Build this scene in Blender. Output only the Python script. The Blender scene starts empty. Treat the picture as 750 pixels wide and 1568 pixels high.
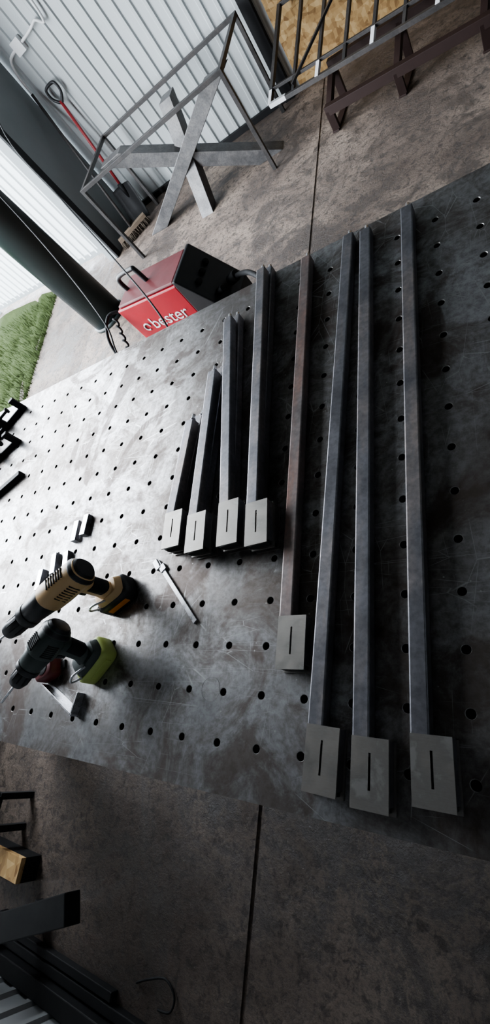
import bpy, bmesh, math, random
from mathutils import Matrix, Vector
random.seed(7)
V=Vector
# ------------------------------------------------------------------ materials
def new_mat(name):
    m=bpy.data.materials.new(name); m.use_nodes=True
    nt=m.node_tree; b=nt.nodes['Principled BSDF']
    return m,nt,b
def N(nt,t,**k):
    n=nt.nodes.new(t)
    for a,v in k.items():
        if a in n.inputs: n.inputs[a].default_value=v
        else: setattr(n,a,v)
    return n
def coords(nt,scale=(1,1,1),rot=(0,0,0)):
    tc=N(nt,'ShaderNodeTexCoord'); mp=N(nt,'ShaderNodeMapping')
    mp.inputs['Scale'].default_value=scale; mp.inputs['Rotation'].default_value=rot
    nt.links.new(tc.outputs['Object'],mp.inputs['Vector']); return mp.outputs['Vector']
def noise(nt,vec,scale,detail=6,rough=.6,dist=0):
    n=N(nt,'ShaderNodeTexNoise',Scale=scale,Detail=detail,Roughness=rough,Distortion=dist)
    nt.links.new(vec,n.inputs['Vector']); return n.outputs['Fac']
def ramp(nt,fac,stops):
    r=N(nt,'ShaderNodeValToRGB'); e=r.color_ramp.elements
    while len(e)<len(stops): e.new(.5)
    for i,(p,c) in enumerate(stops):
        e[i].position=p; e[i].color=(c,c,c,1) if isinstance(c,(int,float)) else (*c,1)
    nt.links.new(fac,r.inputs['Fac']); return r.outputs['Color']
def mix(nt,f,a,b,mode='MIX'):
    m=N(nt,'ShaderNodeMix',data_type='RGBA',blend_type=mode)
    for s,v in ((0,f),(6,a),(7,b)):
        if hasattr(v,'is_output'): nt.links.new(v,m.inputs[s])
        else: m.inputs[s].default_value= v if isinstance(v,(int,float)) else (*v,1)
    return m.outputs[2]
def bump(nt,b,h,strength,dist=.002):
    n=N(nt,'ShaderNodeBump',Strength=strength,Distance=dist)
    nt.links.new(h,n.inputs['Height']); nt.links.new(n.outputs['Normal'],b.inputs['Normal'])
def simple(name,col,rough=.5,metal=0,var=.15,nscale=30,bmp=.1,spec=.5):
    m,nt,b=new_mat(name); v=coords(nt)
    f=noise(nt,v,nscale)
    c=mix(nt,f,[x*(1-var) for x in col],[min(1,x*(1+var)) for x in col])
    nt.links.new(c,b.inputs['Base Color'])
    nt.links.new(ramp(nt,noise(nt,v,nscale*.6),[(.3,max(0,rough-.08)),(.7,min(1,rough+.08))]),b.inputs['Roughness'])
    b.inputs['Metallic'].default_value=metal
    b.inputs['Specular IOR Level'].default_value=spec
    if bmp: bump(nt,b,noise(nt,v,nscale*4),bmp,.001)
    return m
def table_steel():
    m,nt,b=new_mat('welding_table_steel')
    v=coords(nt); big=noise(nt,v,1.5,5,.6,.8); mid=noise(nt,v,6,9,.72,1.0); fine=noise(nt,v,60,6,.7)
    base=ramp(nt,big,[(.35,(.165,.15,.142)),(.5,(.27,.263,.262)),(.65,(.42,.425,.44))])
    base=mix(nt,ramp(nt,mid,[(.40,.85),(.54,0)]),base,(.105,.087,.075))
    base=mix(nt,ramp(nt,fine,[(.38,.5),(.58,0)]),base,(.06,.05,.043))
    stain=noise(nt,v,2.6,4,.55,1.8); base=mix(nt,ramp(nt,stain,[(.56,0),(.62,.75)]),base,(.070,.050,.041))
    rr=mix(nt,.5,ramp(nt,mid,[(.35,.52),(.62,.26)]),ramp(nt,fine,[(.3,.48),(.7,.32)]))
    rr=mix(nt,ramp(nt,stain,[(.56,0),(.62,.6)]),rr,(.55,.55,.55))
    col=base
    for sc,rz,th in (((3,38,1),.5,.008),((42,4,1),.9,.007),((7,50,1),-.6,.007),((30,9,1),.2,.008)):
        vo=N(nt,'ShaderNodeTexVoronoi',feature='DISTANCE_TO_EDGE',Scale=.55)
        nt.links.new(coords(nt,sc,(0,0,rz)),vo.inputs['Vector'])
        line=ramp(nt,vo.outputs['Distance'],[(0,.8),(th,0)])
        msk=mix(nt,1,line,ramp(nt,noise(nt,v,5+rz,3),[(.53,0),(.60,1)]),'MULTIPLY')
        col=mix(nt,msk,col,(.5,.5,.5)); rr=mix(nt,msk,rr,(.30,.30,.30))
    vs=N(nt,'ShaderNodeTexVoronoi',feature='F1',Scale=45); nt.links.new(v,vs.inputs['Vector'])
    spot=mix(nt,1,ramp(nt,vs.outputs['Distance'],[(.06,.8),(.10,0)]),ramp(nt,noise(nt,v,14,2),[(.54,0),(.6,1)]),'MULTIPLY')
    col=mix(nt,spot,col,(.5,.5,.49))
    nt.links.new(col,b.inputs['Base Color']); nt.links.new(rr,b.inputs['Roughness'])
    b.inputs['Metallic'].default_value=.8
    bump(nt,b,mid,.3,.0015); return m
def concrete(name,k=1.0):
    m,nt,b=new_mat(name); v=coords(nt)
    big=noise(nt,v,.8,5,.6,.6); mid=noise(nt,v,3.2,10,.78,.8); pit=noise(nt,v,22,7,.75,.3); grit=noise(nt,v,70,6,.8)
    sc=lambda c:tuple(x*k for x in c)
    c=ramp(nt,big,[(.38,sc((.11,.08,.064))),(.5,sc((.225,.173,.14))),(.62,sc((.36,.285,.23)))])
    c=mix(nt,ramp(nt,mid,[(.43,.92),(.52,0)]),c,sc((.085,.064,.052)))
    c=mix(nt,ramp(nt,pit,[(.40,.8),(.50,0)]),c,sc((.05,.04,.034)))
    c=mix(nt,ramp(nt,grit,[(.40,.5),(.52,0)]),c,sc((.055,.045,.04)))
    c=mix(nt,ramp(nt,grit,[(.64,0),(.70,.75)]),c,sc((.55,.48,.42)))  # pale specks: glints off the grit, painted into the colour
    nt.links.new(c,b.inputs['Base Color'])
    nt.links.new(ramp(nt,mid,[(.38,.34),(.58,.75)]),b.inputs['Roughness'])
    hh=mix(nt,.5,grit,pit); bump(nt,b,hh,1.0,.024); return m
def rusty(name,base,rust,thr=(.45,.6),rough=.42,metal=.7):
    m,nt,b=new_mat(name); v=coords(nt,(6,1.2,6)); v2=coords(nt)
    f=noise(nt,v,2.2,7,.7); g=noise(nt,v2,90,5); h=noise(nt,v2,9,6,.7)
    c=mix(nt,ramp(nt,f,[(thr[0],0),(thr[1],1)]),base,rust)
    c=mix(nt,ramp(nt,h,[(.38,.6),(.55,0)]),c,[x*.5 for x in base])
    c=mix(nt,ramp(nt,g,[(.3,.45),(.6,0)]),c,[x*.35 for x in base])
    nt.links.new(c,b.inputs['Base Color'])
    nt.links.new(ramp(nt,f,[(.3,rough-.08),(.7,rough+.14)]),b.inputs['Roughness'])
    b.inputs['Metallic'].default_value=metal; bump(nt,b,g,.15,.0006); return m
def ground_steel():
    m,nt,b=new_mat('ground_plate_steel'); v=coords(nt,(30,260,30),(0,0,.8)); w=coords(nt)
    f=noise(nt,v,2,3,.5); g=noise(nt,w,22,4,.6,.3)
    c=mix(nt,f,(.30,.285,.265),(.38,.365,.345)); c=mix(nt,ramp(nt,g,[(.38,.45),(.62,0)]),c,(.20,.18,.16))
    c=mix(nt,ramp(nt,g,[(.60,0),(.68,.6)]),c,(.55,.54,.52))
    nt.links.new(c,b.inputs['Base Color']); nt.links.new(ramp(nt,g,[(.35,.42),(.65,.30)]),b.inputs['Roughness'])
    b.inputs['Metallic'].default_value=.85; bump(nt,b,f,.06,.0003); return m
def osb():
    m,nt,b=new_mat('osb_board'); 
    vo=N(nt,'ShaderNodeTexVoronoi',Scale=14); nt.links.new(coords(nt,(1,1,2.3),(0,.5,0)),vo.inputs['Vector'])
    vo2=N(nt,'ShaderNodeTexVoronoi',Scale=20); nt.links.new(coords(nt,(2,1,1),(0,-.4,.3)),vo2.inputs['Vector'])
    c=mix(nt,.5,vo.outputs['Color'],vo2.outputs['Color'])
    bw=N(nt,'ShaderNodeRGBToBW'); nt.links.new(c,bw.inputs[0])
    nt.links.new(ramp(nt,bw.outputs[0],[(.2,(.22,.12,.045)),(.5,(.40,.25,.105)),(.8,(.55,.38,.19))]),b.inputs['Base Color'])
    b.inputs['Roughness'].default_value=.7; bump(nt,b,bw.outputs[0],.3,.002); return m
def grass_mat():
    m,nt,b=new_mat('grass'); v=coords(nt)
    f=noise(nt,v,6,9,.8); g=noise(nt,v,120,6,.8)
    c=mix(nt,f,(.030,.050,.014),(.085,.115,.038)); c=mix(nt,ramp(nt,g,[(.4,.7),(.6,0)]),c,(.02,.03,.01))
    nt.links.new(c,b.inputs['Base Color']); b.inputs['Roughness'].default_value=.95; b.inputs['Specular IOR Level'].default_value=.1
    bump(nt,b,g,1,.03); return m
M={}
M['table']=table_steel(); M['conc']=concrete('floor_concrete')
M['tube']=rusty('mill_scale_steel',(.22,.22,.24),(.29,.25,.23),(.48,.68),.38,.72)
M['tuber']=rusty('rusty_mill_steel',(.23,.205,.20),(.25,.14,.11),(.42,.66),.44,.6)
M['plate']=ground_steel()
M['slot']=simple('slot_dark',(.015,.014,.013),.8,0,.1,20,0)
M['bright']=simple('cut_steel',(.55,.55,.57),.3,.9,.15,60)
M['rim']=simple('hole_rim_steel',(.25,.24,.23),.4,.8,.3,60)
M['frame']=rusty('bare_frame_steel',(.055,.053,.053),(.075,.065,.06),(.4,.7),.45,.3)
M['flat']=rusty('grey_profile_steel',(.12,.118,.12),(.165,.155,.15),(.4,.7),.40,.5)
M['brown']=simple('red_brown_primer',(.026,.014,.012),.6,.0,.3,12,.1,.3)
M['dark']=simple('dark_painted_steel',(.012,.012,.013),.6,0,.3,12,.1,.25)
M['jamb']=simple('dark_grey_trim',(.18,.195,.20),.5,.1,.1,6)
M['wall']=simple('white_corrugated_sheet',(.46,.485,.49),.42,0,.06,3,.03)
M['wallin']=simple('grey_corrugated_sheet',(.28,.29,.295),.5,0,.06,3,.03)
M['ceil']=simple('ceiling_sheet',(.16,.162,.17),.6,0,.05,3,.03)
M['osb']=osb(); M['grass']=grass_mat()
M['apron']=concrete('outside_concrete',.62)
M['pipe']=simple('dark_green_plastic',(.012,.019,.019),.42,0,.2,8,.05,.35)
M['red']=simple('red_paint',(.38,.008,.020),.4,0,.18,12,.03)
M['redd']=simple('dark_red_paint',(.12,.018,.022),.5,0,.3,14,.1)  # darker, duller red for the housing top and the tape measure
M['blk']=simple('black_plastic',(.014,.014,.016),.42,0,.3,40,.1)
M['rub']=simple('black_rubber',(.010,.010,.011),.65,0,.3,40,.1,.25)
M['tan']=simple('tan_tool_plastic',(.58,.38,.19),.42,0,.1,30,.05)
M['orange']=simple('orange_label',(.65,.22,.03),.45,0,.1,30,0)
M['lime']=simple('lime_tool_plastic',(.38,.45,.12),.45,0,.1,30,.05)
M['dgr']=simple('dark_green_tool_plastic',(.03,.042,.038),.42,0,.2,30,.05)
M['white']=simple('white_plastic',(.75,.75,.75),.45,0,.04,20,0)
M['whitep']=simple('white_primer_patch',(.7,.7,.71),.6,0,.1,20,0)
M['wood']=simple('wood_grey',(.12,.09,.065),.7,0,.3,12,.2)
M['bris']=simple('bristles',(.07,.055,.04),.9,0,.4,60,.6)
M['rshaft']=simple('red_shaft',(.25,.025,.03),.45,0,.1,20,0)
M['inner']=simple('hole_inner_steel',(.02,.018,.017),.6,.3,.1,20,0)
# ------------------------------------------------------------------ builder
class B:
    def __init__(s,name,mat4=None):
        s.name=name; s.bm=bmesh.new(); s.mats=[]; s.M=mat4 or Matrix()
    def mi(s,m):
        if m not in s.mats: s.mats.append(m)
        return s.mats.index(m)
    def faces(s,verts,faces,m,smooth=False):
        i=s.mi(m); vs=[s.bm.verts.new(s.M@V(v)) for v in verts]
        for f in faces:
            try:
                fc=s.bm.faces.new([vs[k] for k in f]); fc.material_index=i; fc.smooth=smooth
            except ValueError: pass
    def box(s,lo,hi,m):
        (a,b,c),(d,e,f)=lo,hi
        s.faces([(a,b,c),(d,b,c),(d,e,c),(a,e,c),(a,b,f),(d,b,f),(d,e,f),(a,e,f)],
            [(0,3,2,1),(4,5,6,7),(0,1,5,4),(1,2,6,5),(2,3,7,6),(3,0,4,7)],m)
    def beam(s,a,b,w,h,m,up=(0,0,1)):
        a,b=V(a),V(b); d=(b-a).normalized(); up=V(up)
        if abs(d.dot(up))>.99: up=V((0,1,0))
        x=d.cross(up).normalized()*w/2; z=x.cross(d).normalized()*h/2
        vs=[p+sx*x+sz*z for p in (a,b) for sx,sz in ((-1,-1),(1,-1),(1,1),(-1,1))]
        s.faces(vs,[(0,1,2,3),(7,6,5,4),(0,4,5,1),(1,5,6,2),(2,6,7,3),(3,7,4,0)],m)
    def rtube(s,a,b,w,h,rc,m):   # rounded-corner square tube
        a,b=V(a),V(b); d=(b-a).normalized(); x=d.cross(V((0,0,1))).normalized(); z=x.cross(d)
        prof=[]
        for q,(sx,sz) in enumerate(((1,1),(-1,1),(-1,-1),(1,-1))):
            for k in range(4):
                t=math.pi/2*(q+k/3); prof.append((sx*(w/2-rc)+rc*math.cos(t),sz*(h/2-rc)+rc*math.sin(t)))
        s.prism([a+x*u+z*v for u,v in prof],b-a,m)
    def prism(s,poly,off,m):
        n=len(poly); vs=[V(p) for p in poly]+[V(p)+V(off) for p in poly]
        s.faces(vs,[tuple(range(n))[::-1],tuple(range(n,2*n))]+[(i,(i+1)%n,n+(i+1)%n,n+i) for i in range(n)],m)
    def loft(s,secs,m,seg=20,caps=True,smooth=True):
        vs=[]
        for c,ax,ay,ex in secs:
            for k in range(seg):
                t=2*math.pi*k/seg; cs,sn=math.cos(t),math.sin(t)
                vs.append(V(c)+V(ax)*math.copysign(abs(cs)**(2/ex),cs)+V(ay)*math.copysign(abs(sn)**(2/ex),sn))
        f=[]
        for r in range(len(secs)-1):
            for k in range(seg):
                f.append((r*seg+k,r*seg+(k+1)%seg,(r+1)*seg+(k+1)%seg,(r+1)*seg+k))
        if caps: f.append(tuple(range(seg))[::-1]); f.append(tuple((len(secs)-1)*seg+k for k in range(seg)))
        s.faces(vs,f,m,smooth)
    def cyl(s,a,b,r,m,r2=None,seg=20):
        a,b=V(a),V(b); d=(b-a).normalized(); u=V((0,0,1)) if abs(d.z)<.9 else V((1,0,0))
        x=d.cross(u).normalized(); y=x.cross(d); r2=r if r2 is None else r2
        s.loft([(a,x*r,y*r,2),(b,x*r2,y*r2,2)],m,seg)
    def path(s,pts,r,m,seg=8,sub=8):
        P=[V(p) for p in pts]; Q=[]
        for i in range(len(P)-1):
            p0=P[max(i-1,0)];p1=P[i];p2=P[i+1];p3=P[min(i+2,len(P)-1)]
            for k in range(sub):
                t=k/sub
                Q.append(.5*((2*p1)+(p2-p0)*t+(2*p0-5*p1+4*p2-p3)*t*t+(3*p1-p0-3*p2+p3)*t**3))
        Q.append(P[-1]); secs=[]; x=None
        for i,q in enumerate(Q):
            d=(Q[min(i+1,len(Q)-1)]-Q[max(i-1,0)]).normalized()
            if x is None:
                u=V((0,0,1)) if abs(d.z)<.9 else V((1,0,0)); x=d.cross(u).normalized()
            else: x=(x-d*x.dot(d)).normalized()
            y=d.cross(x); secs.append((q,x*r,y*r,2))
        s.loft(secs,m,seg)
    def done(s,bevel=0,parent=None,seg=2):
        bmesh.ops.recalc_face_normals(s.bm,faces=s.bm.faces)
        me=bpy.data.meshes.new(s.name); s.bm.to_mesh(me); s.bm.free()
        for m in s.mats: me.materials.append(m)
        o=bpy.data.objects.new(s.name,me); bpy.context.collection.objects.link(o)
        if bevel:
            bv=o.modifiers.new('bevel','BEVEL'); bv.width=bevel; bv.segments=seg; bv.limit_method='ANGLE'; bv.angle_limit=math.radians(50)
        if parent: o.parent=parent
        return o
# ------------------------------------------------------------------ room
def corrugated(name,p0,p1,z0,z1,m,face,period=.115,depth=.014,parent=None):
    p0,p1=V((*p0,0)),V((*p1,0)); L=(p1-p0).length; d=(p1-p0)/L; n=V((*face,0))
    b=B(name); pts=[]; x=0
    while x<L:
        for dx,o in ((0,0),(.070,0),(.080,depth),(.105,depth)):
            if x+dx<=L: pts.append((x+dx,o))
        x+=period
    pts.append((L,0)); vs=[];f=[]
    for i,(x,o) in enumerate(pts):
        q=p0+d*x+n*o; vs+= [q+V((0,0,z0)),q+V((0,0,z1))]
        if i: f.append((2*i-2,2*i,2*i+1,2*i-1))
    b.faces(vs,f,m)
    q0=p0-n*.03;q1=p1-n*.03
    b.prism([q0+V((0,0,z0)),q1+V((0,0,z0)),q1+V((0,0,z1)),q0+V((0,0,z1))],n*.028,m)
    return b.done(parent=parent)
ZC=3.3
b=B('floor'); 
b.box((-3.45,-1.2,-.2),(-1.098,4.95,0),M['conc']); b.box((-1.082,-1.2,-.2),(3.05,4.95,0),M['conc'])
b.box((-1.098,-1.2,-.2),(-1.082,4.95,-.006),M['conc']); b.done()
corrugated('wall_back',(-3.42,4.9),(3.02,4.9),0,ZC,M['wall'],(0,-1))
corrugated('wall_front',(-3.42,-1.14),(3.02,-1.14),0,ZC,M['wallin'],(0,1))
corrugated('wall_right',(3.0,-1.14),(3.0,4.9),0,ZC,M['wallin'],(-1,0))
b=B('wall_left'); b.box((-3.52,4.2,0),(-3.40,4.88,ZC),M['jamb']); b.box((-3.52,.45,2.95),(-3.40,4.2,ZC),M['jamb'])
b.box((-3.52,-1.1,0),(-3.40,.45,ZC),M['jamb'])
b.box((-3.41,4.18,0),(-3.385,4.26,2.95),M['dark']); b.done(.004)
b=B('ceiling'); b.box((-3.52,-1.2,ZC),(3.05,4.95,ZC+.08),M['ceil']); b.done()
b=B('trim_1'); b.box((-3.4,-1.125,0),(2.98,-1.06,.07),M['dark']); b.done(.004)
b=B('trim_2'); b.box((-1.46,4.83,0),(-1.37,4.885,ZC),M['dark']); b.box((-3.38,4.85,0),(-1.46,4.884,.05),M['dark']); b.done(.003)
g=bpy.data.objects.new('door_1',None); bpy.context.collection.objects.link(g)
gl=corrugated('leaf_sheet',(-3.56,4.42),(-6.2,4.86),.06,2.9,M['wall'],(-.164,-.986),.115,.014,g)
b=B('leaf_frame'); 
for z in (.06,2.88): b.beam((-3.56,4.43,z),(-6.2,4.87,z),.04,.06,M['jamb'])
for p in ((-3.56,4.43),(-6.2,4.87)): b.beam((*p,-.02),(*p,2.9),.06,.04,M['jamb'])
b.done(.003,g)
b=B('ground_apron'); b.box((-4.6,-9,-.2),(-3.45,4.3,-.02),M['apron']); b.box((-6.4,4.3,-.2),(-3.53,9,-.022),M['apron']); b.done()
b=B('grass_lawn')
nx,ny=60,70; vs=[];f=[]
edge=lambda y:-4.37-.14*(y-2.8) if y>0 else -3.98
ymax=lambda x:4.30+.1667*min(max(-3.56-x,0),2.7)
for i in range(nx+1):
    for j in range(ny+1):
        y0=-12+j/ny*16.3
        x=edge(y0)-(i/nx)**1.6*28; y=-12+j/ny*(ymax(x)+12)
        vs.append((x,y,-.03+(random.random()*.04 if i else -.0)))
for i in range(nx):
    for j in range(ny): a=i*(ny+1)+j; f.append((a,a+1,a+ny+2,a+ny+1))
b.faces(vs,f,M['grass'])
for k in range(9000):
    y=1.8+random.random()*2.6; x=edge(y)+.03-random.random()**1.5*3.0; h=.015+random.random()*.04; a=random.random()*6.28
    y=min(y,ymax(x)-.03)
    dx,dy=.005*math.cos(a),.005*math.sin(a); lx,ly=random.uniform(-.03,.03),random.uniform(-.03,.03)
    b.faces([(x-dx,y-dy,-.04),(x+dx,y+dy,-.04),(x+lx,y+ly,h)],[(0,1,2)],M['grass'])
b.done()
# ------------------------------------------------------------------ welding table
TZ=.85
b=B('welding_table'); X0,Y0,s=-2.574,-.049,.1; NX,NY=30,14; seg=16; r=.0082
def cell(cx,cy,x0,x1,y0,y1):
    ring=[];out=[];dn=[]; ch=[]
    for k in range(seg):
        t=2*math.pi*(k+.5)/seg; c,sn=math.cos(t),math.sin(t)
        ring.append((cx+(r+.0009)*c,cy+(r+.0009)*sn,TZ)); ch.append((cx+r*c,cy+r*sn,TZ-.0009)); dn.append((cx+r*c,cy+r*sn,TZ-.016))
        mx=(x1-cx) if c>0 else (cx-x0); my=(y1-cy) if sn>0 else (cy-y0)
        q=min(mx/max(abs(c),1e-6),my/max(abs(sn),1e-6)); out.append([cx+q*c,cy+q*sn,TZ])
    for (px,py) in ((x1,y1),(x0,y1),(x0,y0),(x1,y0)):
        best=min(range(seg),key=lambda k:(out[k][0]-px)**2+(out[k][1]-py)**2); out[best]=[px,py,TZ]
    b.faces(ring+out,[(k,(k+1)%seg,seg+(k+1)%seg,seg+k) for k in range(seg)],M['table'])
    b.faces(ring+ch,[(k,(k+1)%seg,seg+(k+1)%seg,seg+k) for k in range(seg)],M['rim'])
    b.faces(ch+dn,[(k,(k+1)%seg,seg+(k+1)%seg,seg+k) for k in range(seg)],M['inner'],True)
for i in range(NX):
    for j in range(NY):
        cx=X0+s*i; cy=Y0+s*j
        x0=cx-s/2; x1=cx+s/2; y0=cy-s/2 ; y1=cy+s/2
        if j==0: y0=-.141
        if j==NY-1: y1=1.366
        cell(cx,cy,x0,x1,y0,y1)
xa,xb,ya,yb=X0-s/2,X0+s*(NX-.5),-.141,1.366
b.faces([(xa,ya,TZ),(xb,ya,TZ),(xb,yb,TZ),(xa,yb,TZ),(xa,ya,TZ-.016),(xb,ya,TZ-.016),(xb,yb,TZ-.016),(xa,yb,TZ-.016)],
  [(0,1,5,4),(1,2,6,5),(2,3,7,6),(3,0,4,7)],M['table'])
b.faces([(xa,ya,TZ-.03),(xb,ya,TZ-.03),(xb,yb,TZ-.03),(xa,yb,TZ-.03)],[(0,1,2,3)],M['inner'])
for y in (ya+.03,(ya+yb)/2,yb-.03): b.box((xa+.02,y-.006,TZ-.13),(xb-.02,y+.006,TZ-.017),M['inner'])
for x in (xa+.03,-1.9,-1.1,-.3,xb-.03): b.box((x-.006,ya+.025,TZ-.13),(x+.006,yb-.025,TZ-.018),M['inner'])
for x in (xa+.12,xb-.12):
    for y in (ya+.12,yb-.12):
        b.box((x-.05,y-.05,.012),(x+.05,y+.05,TZ-.13),M['dark']); b.box((x-.08,y-.08,0),(x+.08,y+.08,.012),M['dark'])
for cx,cy,rr_ in ((-.71,.055,.026),(-.47,.72,.03),(-1.35,.9,.028)):   # tack marks left by welded rings
    b.path([(cx+rr_*math.cos(t*.4),cy+rr_*math.sin(t*.4),TZ) for t in range(17)],.0004,M['rim'],4,2)
b.done()
# ------------------------------------------------------------------ pickets (square tube + slotted plate)
def picket(btl,ptl,pbl,z,tube,plw=.065,pl='plate'):
    b=B('slotted_steel_picket')
    w=.031
    A=V((*ptl,0)); T=V((*btl,0)); d=(T-A).normalized(); x=V((d.y,-d.x,0))
    c=x*w/2+V((0,0,z+.015)); b.rtube(A+c-d*.03,T+c,w,.029,.003,tube)
    e=T+c; b.cyl(e,e+d*.028,.0055,M['bright'],seg=12); b.cyl(e+d*.006,e+d*.012,.009,M['tube'],seg=6)
    P=V((*pbl,0)); dd=(A-P).normalized(); L=(A-P).length; xx=V((dd.y,-dd.x,0))
    b.M=Matrix((( xx.x,dd.x,0,P.x),(xx.y,dd.y,0,P.y),(0,0,1,z),(0,0,0,1))); W=plw; sx,sw,s0,s1=W*.5,.0020,L*.27,L*.78
    for z0,z1 in ((.0265,.0305),(0,.004)):
        o=0 if z0>.01 else .003
        for lo,hi in (((0,0),(sx-sw,L)),((sx+sw,0),(W,L)),((sx-sw,0),(sx+sw,s0)),((sx-sw,s1),(sx+sw,L))):
            b.box((lo[0]+o,lo[1]-o,z0),(hi[0]+o,hi[1]-o,z1),M[pl])
    b.box((.002,.002,.004),(W-.004,L-.004,.020),M['slot'])
    b.box((.001,L-.004,.004),(W-.001,L-.001,.0265),M[pl]); b.box((W-.004,.01,.004),(W-.0005,L-.002,.0265),M['tube'])
    return b.done()
Z=.8506
picket((-.254,1.318),(-.262,.013),(-.261,-.090),Z,M['tube'])
picket((-.371,1.310),(-.361,-.001),(-.362,-.109),Z,M['tube'])
picket((-.423,1.325),(-.448,.009),(-.452,-.100),Z,M['tube'])
picket((-.562,1.320),(-.529,.208),(-.527,.101),Z,M['tuber'])
for T,A,P in (((-.709,1.325),(-.630,.473),(-.619,.362)),((-.817,1.166),(-.716,.490),(-.704,.371)),
            ((-.844,.961),(-.817,.472),(-.806,.365)),((-.899,.797),(-.903,.491),(-.893,.385))):
    picket((T[0]+.004,T[1]+.035),(A[0]-.008,A[1]+.006),(P[0]-.008,P[1]+.006),Z,M['tube'])
    picket(T,A,P,Z+.0308,M['tube'],.061)
# ------------------------------------------------------------------ drills
def drill(name,nose,back,axz,bat,bz,body,acc,batm,lab,L,rs=1.0):
    nose,back,bat=V((*nose,axz)),V((*back,axz)),V((*bat,0))
    d=(nose-back).normalized(); y=V((0,0,1)).cross(d)
    H=axz-bz
    b=B(name,Matrix(((d.x,y.x,0,back.x),(d.y,y.y,0,back.y),(0,0,1,bz),(0,0,0,1))))
    inv=b.M.inverted(); bl=inv@V((bat.x,bat.y,bz)); k=L/.30
    def sec(x,ry,rz,ex=2.4,z=H): return ((x,0,z),(0,ry*rs,0),(0,0,rz*rs),ex)
    b.loft([sec(0,.020,.022),sec(.004,.027,.030),sec(.03,.031,.034),sec(.09*k,.032,.035),sec(.13*k,.031,.034)],body)
    b.loft([sec(-.004,.022,.024),sec(.014,.0315,.0345),sec(.02,.0318,.0348)],M['blk'])
    b.loft([sec(.128*k,.031,.033,2),sec(.16*k,.029,.030,2),sec(.195*k,.027,.027,2)],acc)
    b.loft([sec(.195*k,.0285,.0285,2),sec(.215*k,.0285,.0285,2),sec(.222*k,.022,.022,2)],M['blk'])
    b.loft([sec(.222*k,.021,.021,2),sec(.262*k,.022,.022,2),sec(.285*k,.017,.017,2),sec(.295*k,.008,.008,2)],M['blk'])
    for i in range(10):
        t=i*math.pi/5; q=.0205*rs; b.box((.226*k,q*math.cos(t)-.002,H+q*math.sin(t)-.002),(.262*k,q*math.cos(t)+.002,H+q*math.sin(t)+.002),M['rub'])
    b.cyl((.29*k,0,H),(.29*k+.06,0,H),.003,M['bright'],seg=8)
    for i in range(7):
        x=.040+i*.0085*k
        for sy in (-1,1): b.box((x,sy*.0285*rs-.004,H-.014),(x+.0035,sy*.0285*rs+.004,H+.016*rs),M['slot'])
        b.box((x,-.014*rs,H+.0325*rs),(x+.0035,.014*rs,H+.0362*rs),M['slot'])
    hx=.055; bx,by=bl.x,bl.y
    hp=[(hx,0,H-.015),(hx-.002,by*.1,H-.05),((hx+bx)/2,by*.5,H*.45),(bx,by,.062)]
    secs=[]
    for i,p in enumerate(hp):
        ax=[.026,.020,.019,.024][i]*rs; ay=[.020,.016,.016,.020][i]*rs; secs.append((p,(ax,0,.004),(0,ay,0),2.6))
    b.loft(secs,body)
    b.loft([((p[0]-.008,p[1],p[2]),(.017*rs,0,.004),(0,.0175*rs,0),2.6) for p in hp[1:3]],M['rub'])
    b.loft([((hx+.030,0,H-.038),(.009,0,0),(0,.009,0),2.5),((hx+.026,0,H-.068),(.007,0,0),(0,.009,0),2.5)],M['blk'])
    b.loft([((bx+.004,by,.048),(.050,0,0),(0,.034,0),4),((bx+.004,by,.068),(.040,0,0),(0,.026,0),4)],body)
    b.loft([((bx+.006,by,0),(.054,0,0),(0,.036,0),5),((bx+.006,by,.004),(.058,0,0),(0,.039,0),5),((bx+.006,by,.040),(.058,0,0),(0,.039,0),5),((bx+.006,by,.049),(.050,0,0),(0,.034,0),5)],batm,24)
    b.box((bx-.03,by-.0400,.012),(bx+.04,by+.0400,.030),lab)
    b.path([(bx+.045,by+.03,.05),(bx+.06,by+.036,.075),(bx+.04,by+.036,.085),(bx+.01,by+.03,.065)],.003,M['bright'])
    return b.done(.0012)
drill('cordless_drill',(-1.320,.132),(-1.029,.306),1.03,(-1.075,.285),TZ,M['tan'],M['blk'],M['blk'],M['orange'],.33,1.2)
drill('cordless_drill',(-1.203,.019),(-1.081,.162),1.02,(-1.101,.106),TZ,M['dgr'],M['dgr'],M['lime'],M['lime'],.20,1.1)
# ------------------------------------------------------------------ small items on the table
def scrap(c,ang,L=.075):
    b=B('flat_bar_offcut',Matrix.Translation((*c,TZ))@Matrix.Rotation(ang,4,'Z'))
    b.box((-.012,-L/2,0),(.012,L/2,.018),M['bright']); b.box((.0121,-L/2+.002,.001),(.0125,L/2-.002,.017),M['tube']); b.done(.0012)
for c,a in (((-1.387,.523),.1),((-1.342,.540),.05),((-1.460,.412),.25),((-1.392,.413),.3),((-1.519,.358),.1)): scrap(c,a)
b=B('steel_strip_gauge'); b.beam((-.960,.377,TZ+.003),(-.783,.205,TZ+.003),.013,.006,M['bright'])
b.beam((-.968,.378,TZ+.005),(-.945,.353,TZ+.005),.016,.010,M['bright'])
b.beam((-.940,.363,TZ+.0045),(-.925,.347,TZ+.0045),.020,.008,M['bright']); b.done(.001)
b=B('steel_v_bracket'); b.beam((-1.324,.027,TZ+.012),(-1.153,-.04,TZ+.012),.005,.024,M['bright']); b.beam((-1.157,-.043,TZ+.012),(-1.149,.017,TZ+.012),.005,.024,M['bright'])
b.beam((-1.30,.02,TZ+.0015),(-1.165,-.032,TZ+.0015),.022,.003,M['bright']); b.done(.0006)
b=B('tape_measure',Matrix.Translation((-1.315,.07,TZ))@Matrix.Rotation(.4,4,'Z'))
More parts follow.
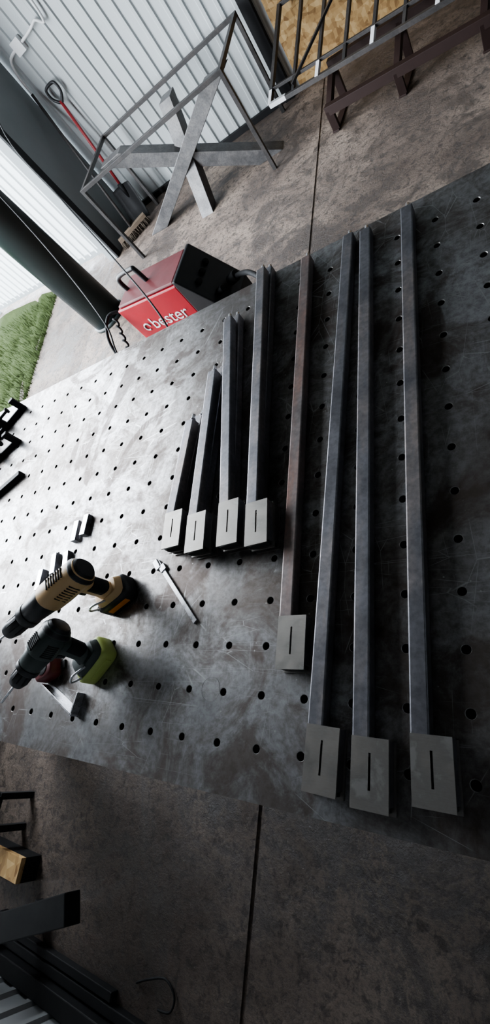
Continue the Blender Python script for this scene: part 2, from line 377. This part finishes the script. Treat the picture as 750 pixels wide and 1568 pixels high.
b.loft([((0,0,0),(.036,0,0),(0,.030,0),3.5),((0,0,.006),(.039,0,0),(0,.033,0),3.5),((0,0,.034),(.039,0,0),(0,.033,0),3.5),((0,0,.04),(.034,0,0),(0,.028,0),3.5)],M['redd'],24)
b.cyl((0,0,.04),(0,0,.042),.02,M['blk']); b.box((.036,-.012,0),(.055,.012,.006),M['blk']); b.done(.0008)
b=B('square_bar_offcut'); b.beam((-2.13,.765,TZ+.013),(-1.92,.865,TZ+.013),.026,.026,M['dark']); b.done(.002)
def clamp(c,ang,k=1):
    b=B('screw_clamp',Matrix.Translation((*c,TZ))@Matrix.Rotation(ang,4,'Z'))
    b.box((-.13,-.006,.0),(.13,.006,.026),M['dark']); b.box((.10,-.010,0),(.13,.010,.08),M['dark'])
    b.box((-.03,-.011,0),(.005,.011,.075),M['dark']); b.cyl((-.09,0,.06),(.06,0,.06),.007,M['dark']); b.cyl((-.15,0,.06),(-.07,0,.06),.016,M['blk'],.013)
    b.cyl((.055,0,.06),(.065,0,.06),.015,M['dark']); b.done(.002)
clamp((-2.24,1.22),.7); clamp((-2.34,1.12),1.1); clamp((-2.18,1.02),.5)
# ------------------------------------------------------------------ table frame by the wall
b=B('table_frame'); z=.71
c=[(-2.93,3.88),(-1.47,3.93),(-1.47,4.72),(-2.96,4.69)]
for i in range(4):
    b.beam((*c[i],z),(*c[(i+1)%4],z),.03,.03,M['frame']); b.beam((*c[i],0),(*c[i],z+.015),.03,.03,M['frame'])
b.done(.002)
b=B('spider_table_base')
for A,T in (((-2.79,4.21),(-1.56,4.06)),((-2.14,3.95),(-2.12,4.43)),((-1.53,4.19),(-2.70,4.17))):
    a=V((*A,0)); t=V((*T,.69)); dh=V((t.x-a.x,t.y-a.y,0)).normalized(); n=V((-dh.y,dh.x,0))
    hw=.11 if (t-a).length>1 else .065
    b.prism([a-dh*hw-n*.06,a+dh*hw-n*.06,t+dh*hw-n*.06,t-dh*hw-n*.06],n*.12,M['flat'])
b.done(.003)
b=B('shovel'); 
b.cyl((-3.14,4.66,.28),(-3.15,4.82,1.08),.014,M['rshaft']); 
b.path([(-3.15,4.82,1.06),(-3.21,4.83,1.12),(-3.21,4.835,1.19),(-3.15,4.84,1.205),(-3.09,4.835,1.19),(-3.09,4.83,1.12),(-3.15,4.82,1.06)],.013,M['blk'])
vs=[];f=[]
for i in range(9):
    t=i/8
    for j in range(7):
        u=(j/6-.5)*2; w=.115*(1 if t<.75 else 1-(t-.75)*.5)
        vs.append((-3.14+u*w, 4.63+.035*u*u*-1+.05*(1-t)-.02*t, .34-.335*t))
for i in range(8):
    for j in range(6): a=i*7+j; f.append((a,a+1,a+8,a+7))
b.faces(vs,f,M['dark'],True); b.cyl((-3.14,4.672,.22),(-3.14,4.66,.36),.022,M['dark'])
o=b.done(); sd=o.modifiers.new('s','SOLIDIFY'); sd.thickness=.003
b=B('broom'); 
b.beam((-3.30,4.25,.09),(-3.00,4.45,.09),.06,.035,M['wood']); b.cyl((-3.15,4.35,.10),(-3.32,4.80,1.25),.013,M['frame'])
for i in range(260):
    t=random.random(); u=random.uniform(-.03,.03); x=-3.30+.30*t-.55*u; y=4.25+.20*t+.83*u
    b.cyl((x,y,.08),(x+random.uniform(-.02,.02),y+random.uniform(-.02,.02),.002),.0035,M['bris'],.002,5)
b.done()
b=B('dark_pipe_column'); b.cyl((-3.20,3.25,0),(-3.20,3.25,ZC),.165,M['pipe'],seg=40); b.cyl((-3.20,3.25,0),(-3.20,3.25,.03),.18,M['pipe'],seg=40); b.done()
b=B('junction_box'); b.box((-3.20,4.84,1.45),(-3.10,4.885,1.55),M['white']); b.path([(-3.10,4.86,1.5),(-2.9,4.86,1.52),(-2.8,4.86,1.62),(-2.78,4.86,3.2)],.011,M['white'])
b.path([(-3.20,4.86,1.5),(-3.3,4.86,1.48),(-3.34,4.85,1.38),(-3.35,4.85,1.2)],.011,M['white']); b.done(.006)
# ------------------------------------------------------------------ welder
wx=V((.99,-.135,0)).normalized(); wy=V((.135,.99,0)).normalized()
O=V((-1.535,2.06,0)); WM=Matrix(((wx.x,wy.x,0,O.x),(wx.y,wy.y,0,O.y),(0,0,1,0),(0,0,0,1)))
we=bpy.data.objects.new('welding_machine',None); bpy.context.collection.objects.link(we)
b=B('housing',WM); b.box((-.49,0,.10),(0,.275,.60),M['red']); b.box((-.47,.012,.60),(-.01,.263,.618),M['redd']); b.box((-.49,.0,.08),(.0,.275,.10),M['blk']); b.done(.008,we)
b=B('front_panel',WM)
b.prism([(0,-.004,.625),(.02,-.004,.625),(.20,-.004,.33),(.20,-.004,.08),(0,-.004,.08)],(0,.283,0),M['blk'])
for yy in (.07,.14,.21): b.cyl((.075,yy,.52),(.10,yy,.535),.018,M['rub'])
b.cyl((.18,.16,.40),(.24,.16,.42),.03,M['rub']); b.cyl((.14,.07,.42),(.19,.07,.44),.02,M['rub']); b.done(.006,we)
b=B('handle',WM); b.path([(-.44,.14,.61),(-.43,.14,.70),(-.30,.14,.715),(-.28,.14,.70),(-.27,.14,.61)],.014,M['blk']); b.done(0,we)
b=B('wheels',WM)
for x in (-.42,.06):
    for yy in (-.01,.255): b.cyl((x,yy,.05),(x,yy+.03,.05),.05,M['rub'],seg=24)
b.done(.003,we)
b=B('torch_cable',WM); b.path([(.22,.16,.41),(.30,.12,.44),(.44,.0,.50),(.56,-.12,.50),(.62,-.25,.4),(.62,-.4,.2),(.6,-.5,.03)],.014,M['rub']); b.done(0,we)
b=B('hose_coil',WM); pts=[]
for i in range(60):
    t=i/60; a=t*2*math.pi*7; pts.append((-.53-.012*math.cos(a),-.02-.14*t*1.2,.58-.25*t+.012*math.sin(a)))
b.path(pts,.007,M['rub'],6,2)
b.path([(-.49,.05,.55),(-.58,.0,.60),(-.62,-.12,.5),(-.55,-.22,.3),(-.5,-.2,.05)],.010,M['rub']); b.done(0,we)
tx=bpy.data.curves.new('lettering','FONT'); tx.body='bester'; tx.size=.115; tx.extrude=.001
to=bpy.data.objects.new('lettering',tx); bpy.context.collection.objects.link(to); tx.materials.append(M['white'])
to.matrix_world=WM@Matrix.Translation((-.35,-.002,.405))@Matrix.Rotation(math.pi/2,4,'X'); to.parent=we
b=B('logo_ring',WM); b.path([(-.390+.024*math.cos(t*.7),-.003,.435+.024*math.sin(t*.7)) for t in range(8)],.005,M['white']); b.done(0,we)
b=B('power_cable'); b.path([(-3.05,4.6,1.9),(-3.05,3.85,1.37),(-2.38,2.93,1.02),(-1.87,2.27,.82),(-1.45,1.70,.68),(-1.40,1.45,.4),(-1.4,1.42,.01)],.005,M['rub']); b.done()
b=B('power_cable'); b.path([(-2.70,3.05,3.28),(-2.72,3.0,1.9),(-2.70,2.90,1.23),(-2.38,2.48,.88),(-1.98,1.95,.68),(-1.87,1.70,.55),(-1.85,1.6,.01)],.005,M['rub']); b.done()
# ------------------------------------------------------------------ OSB, grille, rack
b=B('osb_panel'); b.box((-1.30,4.845,.0),(.9,4.868,1.25),M['osb']); b.done()
b=B('steel_grille')
f0=V((-1.348,4.117,.30)); f1=V((-.452,3.889,.30)); e=(f1-f0).normalized(); t=V((.25,.97,0)).normalized()*.70+V((0,0,.27))
f1=f0+e*1.6; t1=t*.97
b.beam(f0,f1,.028,.028,M['frame']); b.beam(f0+t1,f1+t1*1.0,.025,.025,M['frame']); b.beam(f0+t*.16,f1+t*.16,.02,.02,M['frame'])
for i in range(9):
    p=f0+e*(i*.2); b.beam(p,p+t1,.022,.022,M['frame'])
    if i%2==0: b.beam(p+V((0,0,.004)),p+t*.14+V((0,0,.004)),.026,.026,M['whitep'])
b.beam(f0+e*.2+t*.05+V((0,0,.018)),f0+e*.6+t*.9+V((0,0,.018)),.018,.018,M['frame'])
b.beam(f0,f0+t1,.028,.028,M['frame']); b.beam(f0+V((0,0,.003)),f0+e*.14+V((0,0,.003)),.030,.030,M['whitep']); b.beam(f1,f1+t1,.025,.025,M['frame'])
b.done(.001)
b=B('steel_rack')
a=V((-.967,3.917,0)); q=V((.45,3.63,0)); e=(q-a).normalized(); n=V((-e.y,e.x,0))
up=V((0,0,1))
b.beam(a+up*.14,q+up*.14,.05,.06,M['brown']); b.beam(a+n*.30+up*.26,q+n*.30+up*.26,.05,.05,M['brown'])
for s_ in (0.02,.5,1.0,1.44):
    p=a+e*s_; b.beam(p,p+up*.14,.05,.05,M['brown']); b.beam(p+n*.3,p+n*.3+up*.26,.05,.05,M['brown'])
    b.beam(p+up*.13,p+n*.3+up*.24,.04,.04,M['brown']); b.beam(p-n*.03+up*.006,p+n*.33+up*.006,.05,.012,M['brown'])
b.done(.002)
# ------------------------------------------------------------------ near-left objects
b=B('steel_beam'); A0=V((-1.70,-.70,.26)); A1=V((-2.5,-1.04,.23)); b.beam(A0,A1,.10,.07,M['dark'])
for k_ in (.6,.9):
    p=A0.lerp(A1,k_); b.beam((p.x,p.y+.02,.04),(p.x,p.y+.02,p.z-.032),.05,.05,M['dark']); b.box((p.x-.04,p.y-.02,0),(p.x+.04,p.y+.06,.04),M['dark'])
b.done(.004)
b=B('osb_crate'); b.box((-2.90,-.80,.0),(-2.30,-.70,.08),M['dark']); b.box((-2.90,-.80,.08),(-2.30,-.70,.105),M['osb']); b.done(.002)
b=B('small_steel_frame')
for x in (-2.95,-2.50):
    for y in (-.62,-.48): b.beam((x,y,0),(x,y,.18),.03,.03,M['dark'])
    b.beam((x,-.62,.18),(x,-.48,.18),.03,.03,M['dark'])
for y in (-.62,-.48): b.beam((-2.95,y,.18),(-2.50,y,.18),.03,.03,M['dark'])
b.done(.002)
b=B('steel_tube_stack'); b.beam((-2.9,-1.035,.0175),(-1.45,-1.035,.0175),.035,.035,M['dark']); b.beam((-2.3,-.995,.0175),(-1.65,-.995,.0175),.03,.035,M['dark']); b.done(.003)
b=B('black_cable'); b.path([(-1.56,-.93,.005),(-1.50,-.90,.01),(-1.42,-.875,.01),(-1.37,-.905,.01),(-1.38,-.95,.01),(-1.44,-.965,.005)],.004,M['rub']); b.done()
# ------------------------------------------------------------------ light
w=bpy.data.worlds.new('overcast_sky'); bpy.context.scene.world=w; w.use_nodes=True; nt=w.node_tree
bg=nt.nodes['Background']; tc=N(nt,'ShaderNodeTexCoord'); sp=N(nt,'ShaderNodeSeparateXYZ'); nt.links.new(tc.outputs['Generated'],sp.inputs[0])
nt.links.new(ramp(nt,sp.outputs['Z'],[(0,(.82,.89,.98)),(.6,(.88,.94,1.0))]),bg.inputs['Color']); bg.inputs['Strength'].default_value=21.0
def portal(name,loc,rot,sx,sy):
    l=bpy.data.lights.new(name,'AREA'); l.shape='RECTANGLE'; l.size=sx; l.size_y=sy; l.cycles.is_portal=True
    o=bpy.data.objects.new(name,l); o.location=loc; o.rotation_euler=rot; bpy.context.collection.objects.link(o)
portal('daylight_opening',(-3.46,2.325,1.48),(0,-math.pi/2,0),2.95,3.75)
try: bpy.context.scene.view_settings.look='AgX - Medium High Contrast'
except Exception as ex: print(ex)
# ------------------------------------------------------------------ camera
cam=bpy.data.cameras.new('camera'); co=bpy.data.objects.new('camera',cam); bpy.context.collection.objects.link(co)
cam.sensor_fit='VERTICAL'; cam.sensor_height=36; cam.sensor_width=36; cam.lens=36*718/1568; cam.clip_start=.02
back=V((.5620,-.4035,.7221)).normalized(); rt=V((.8141,.1158,-.5692)); rt=(rt-back*rt.dot(back)).normalized(); upv=back.cross(rt)
co.matrix_world=Matrix(((rt.x,upv.x,back.x,0),(rt.y,upv.y,back.y,0),(rt.z,upv.z,back.z,1.72),(0,0,0,1)))
bpy.context.scene.camera=co
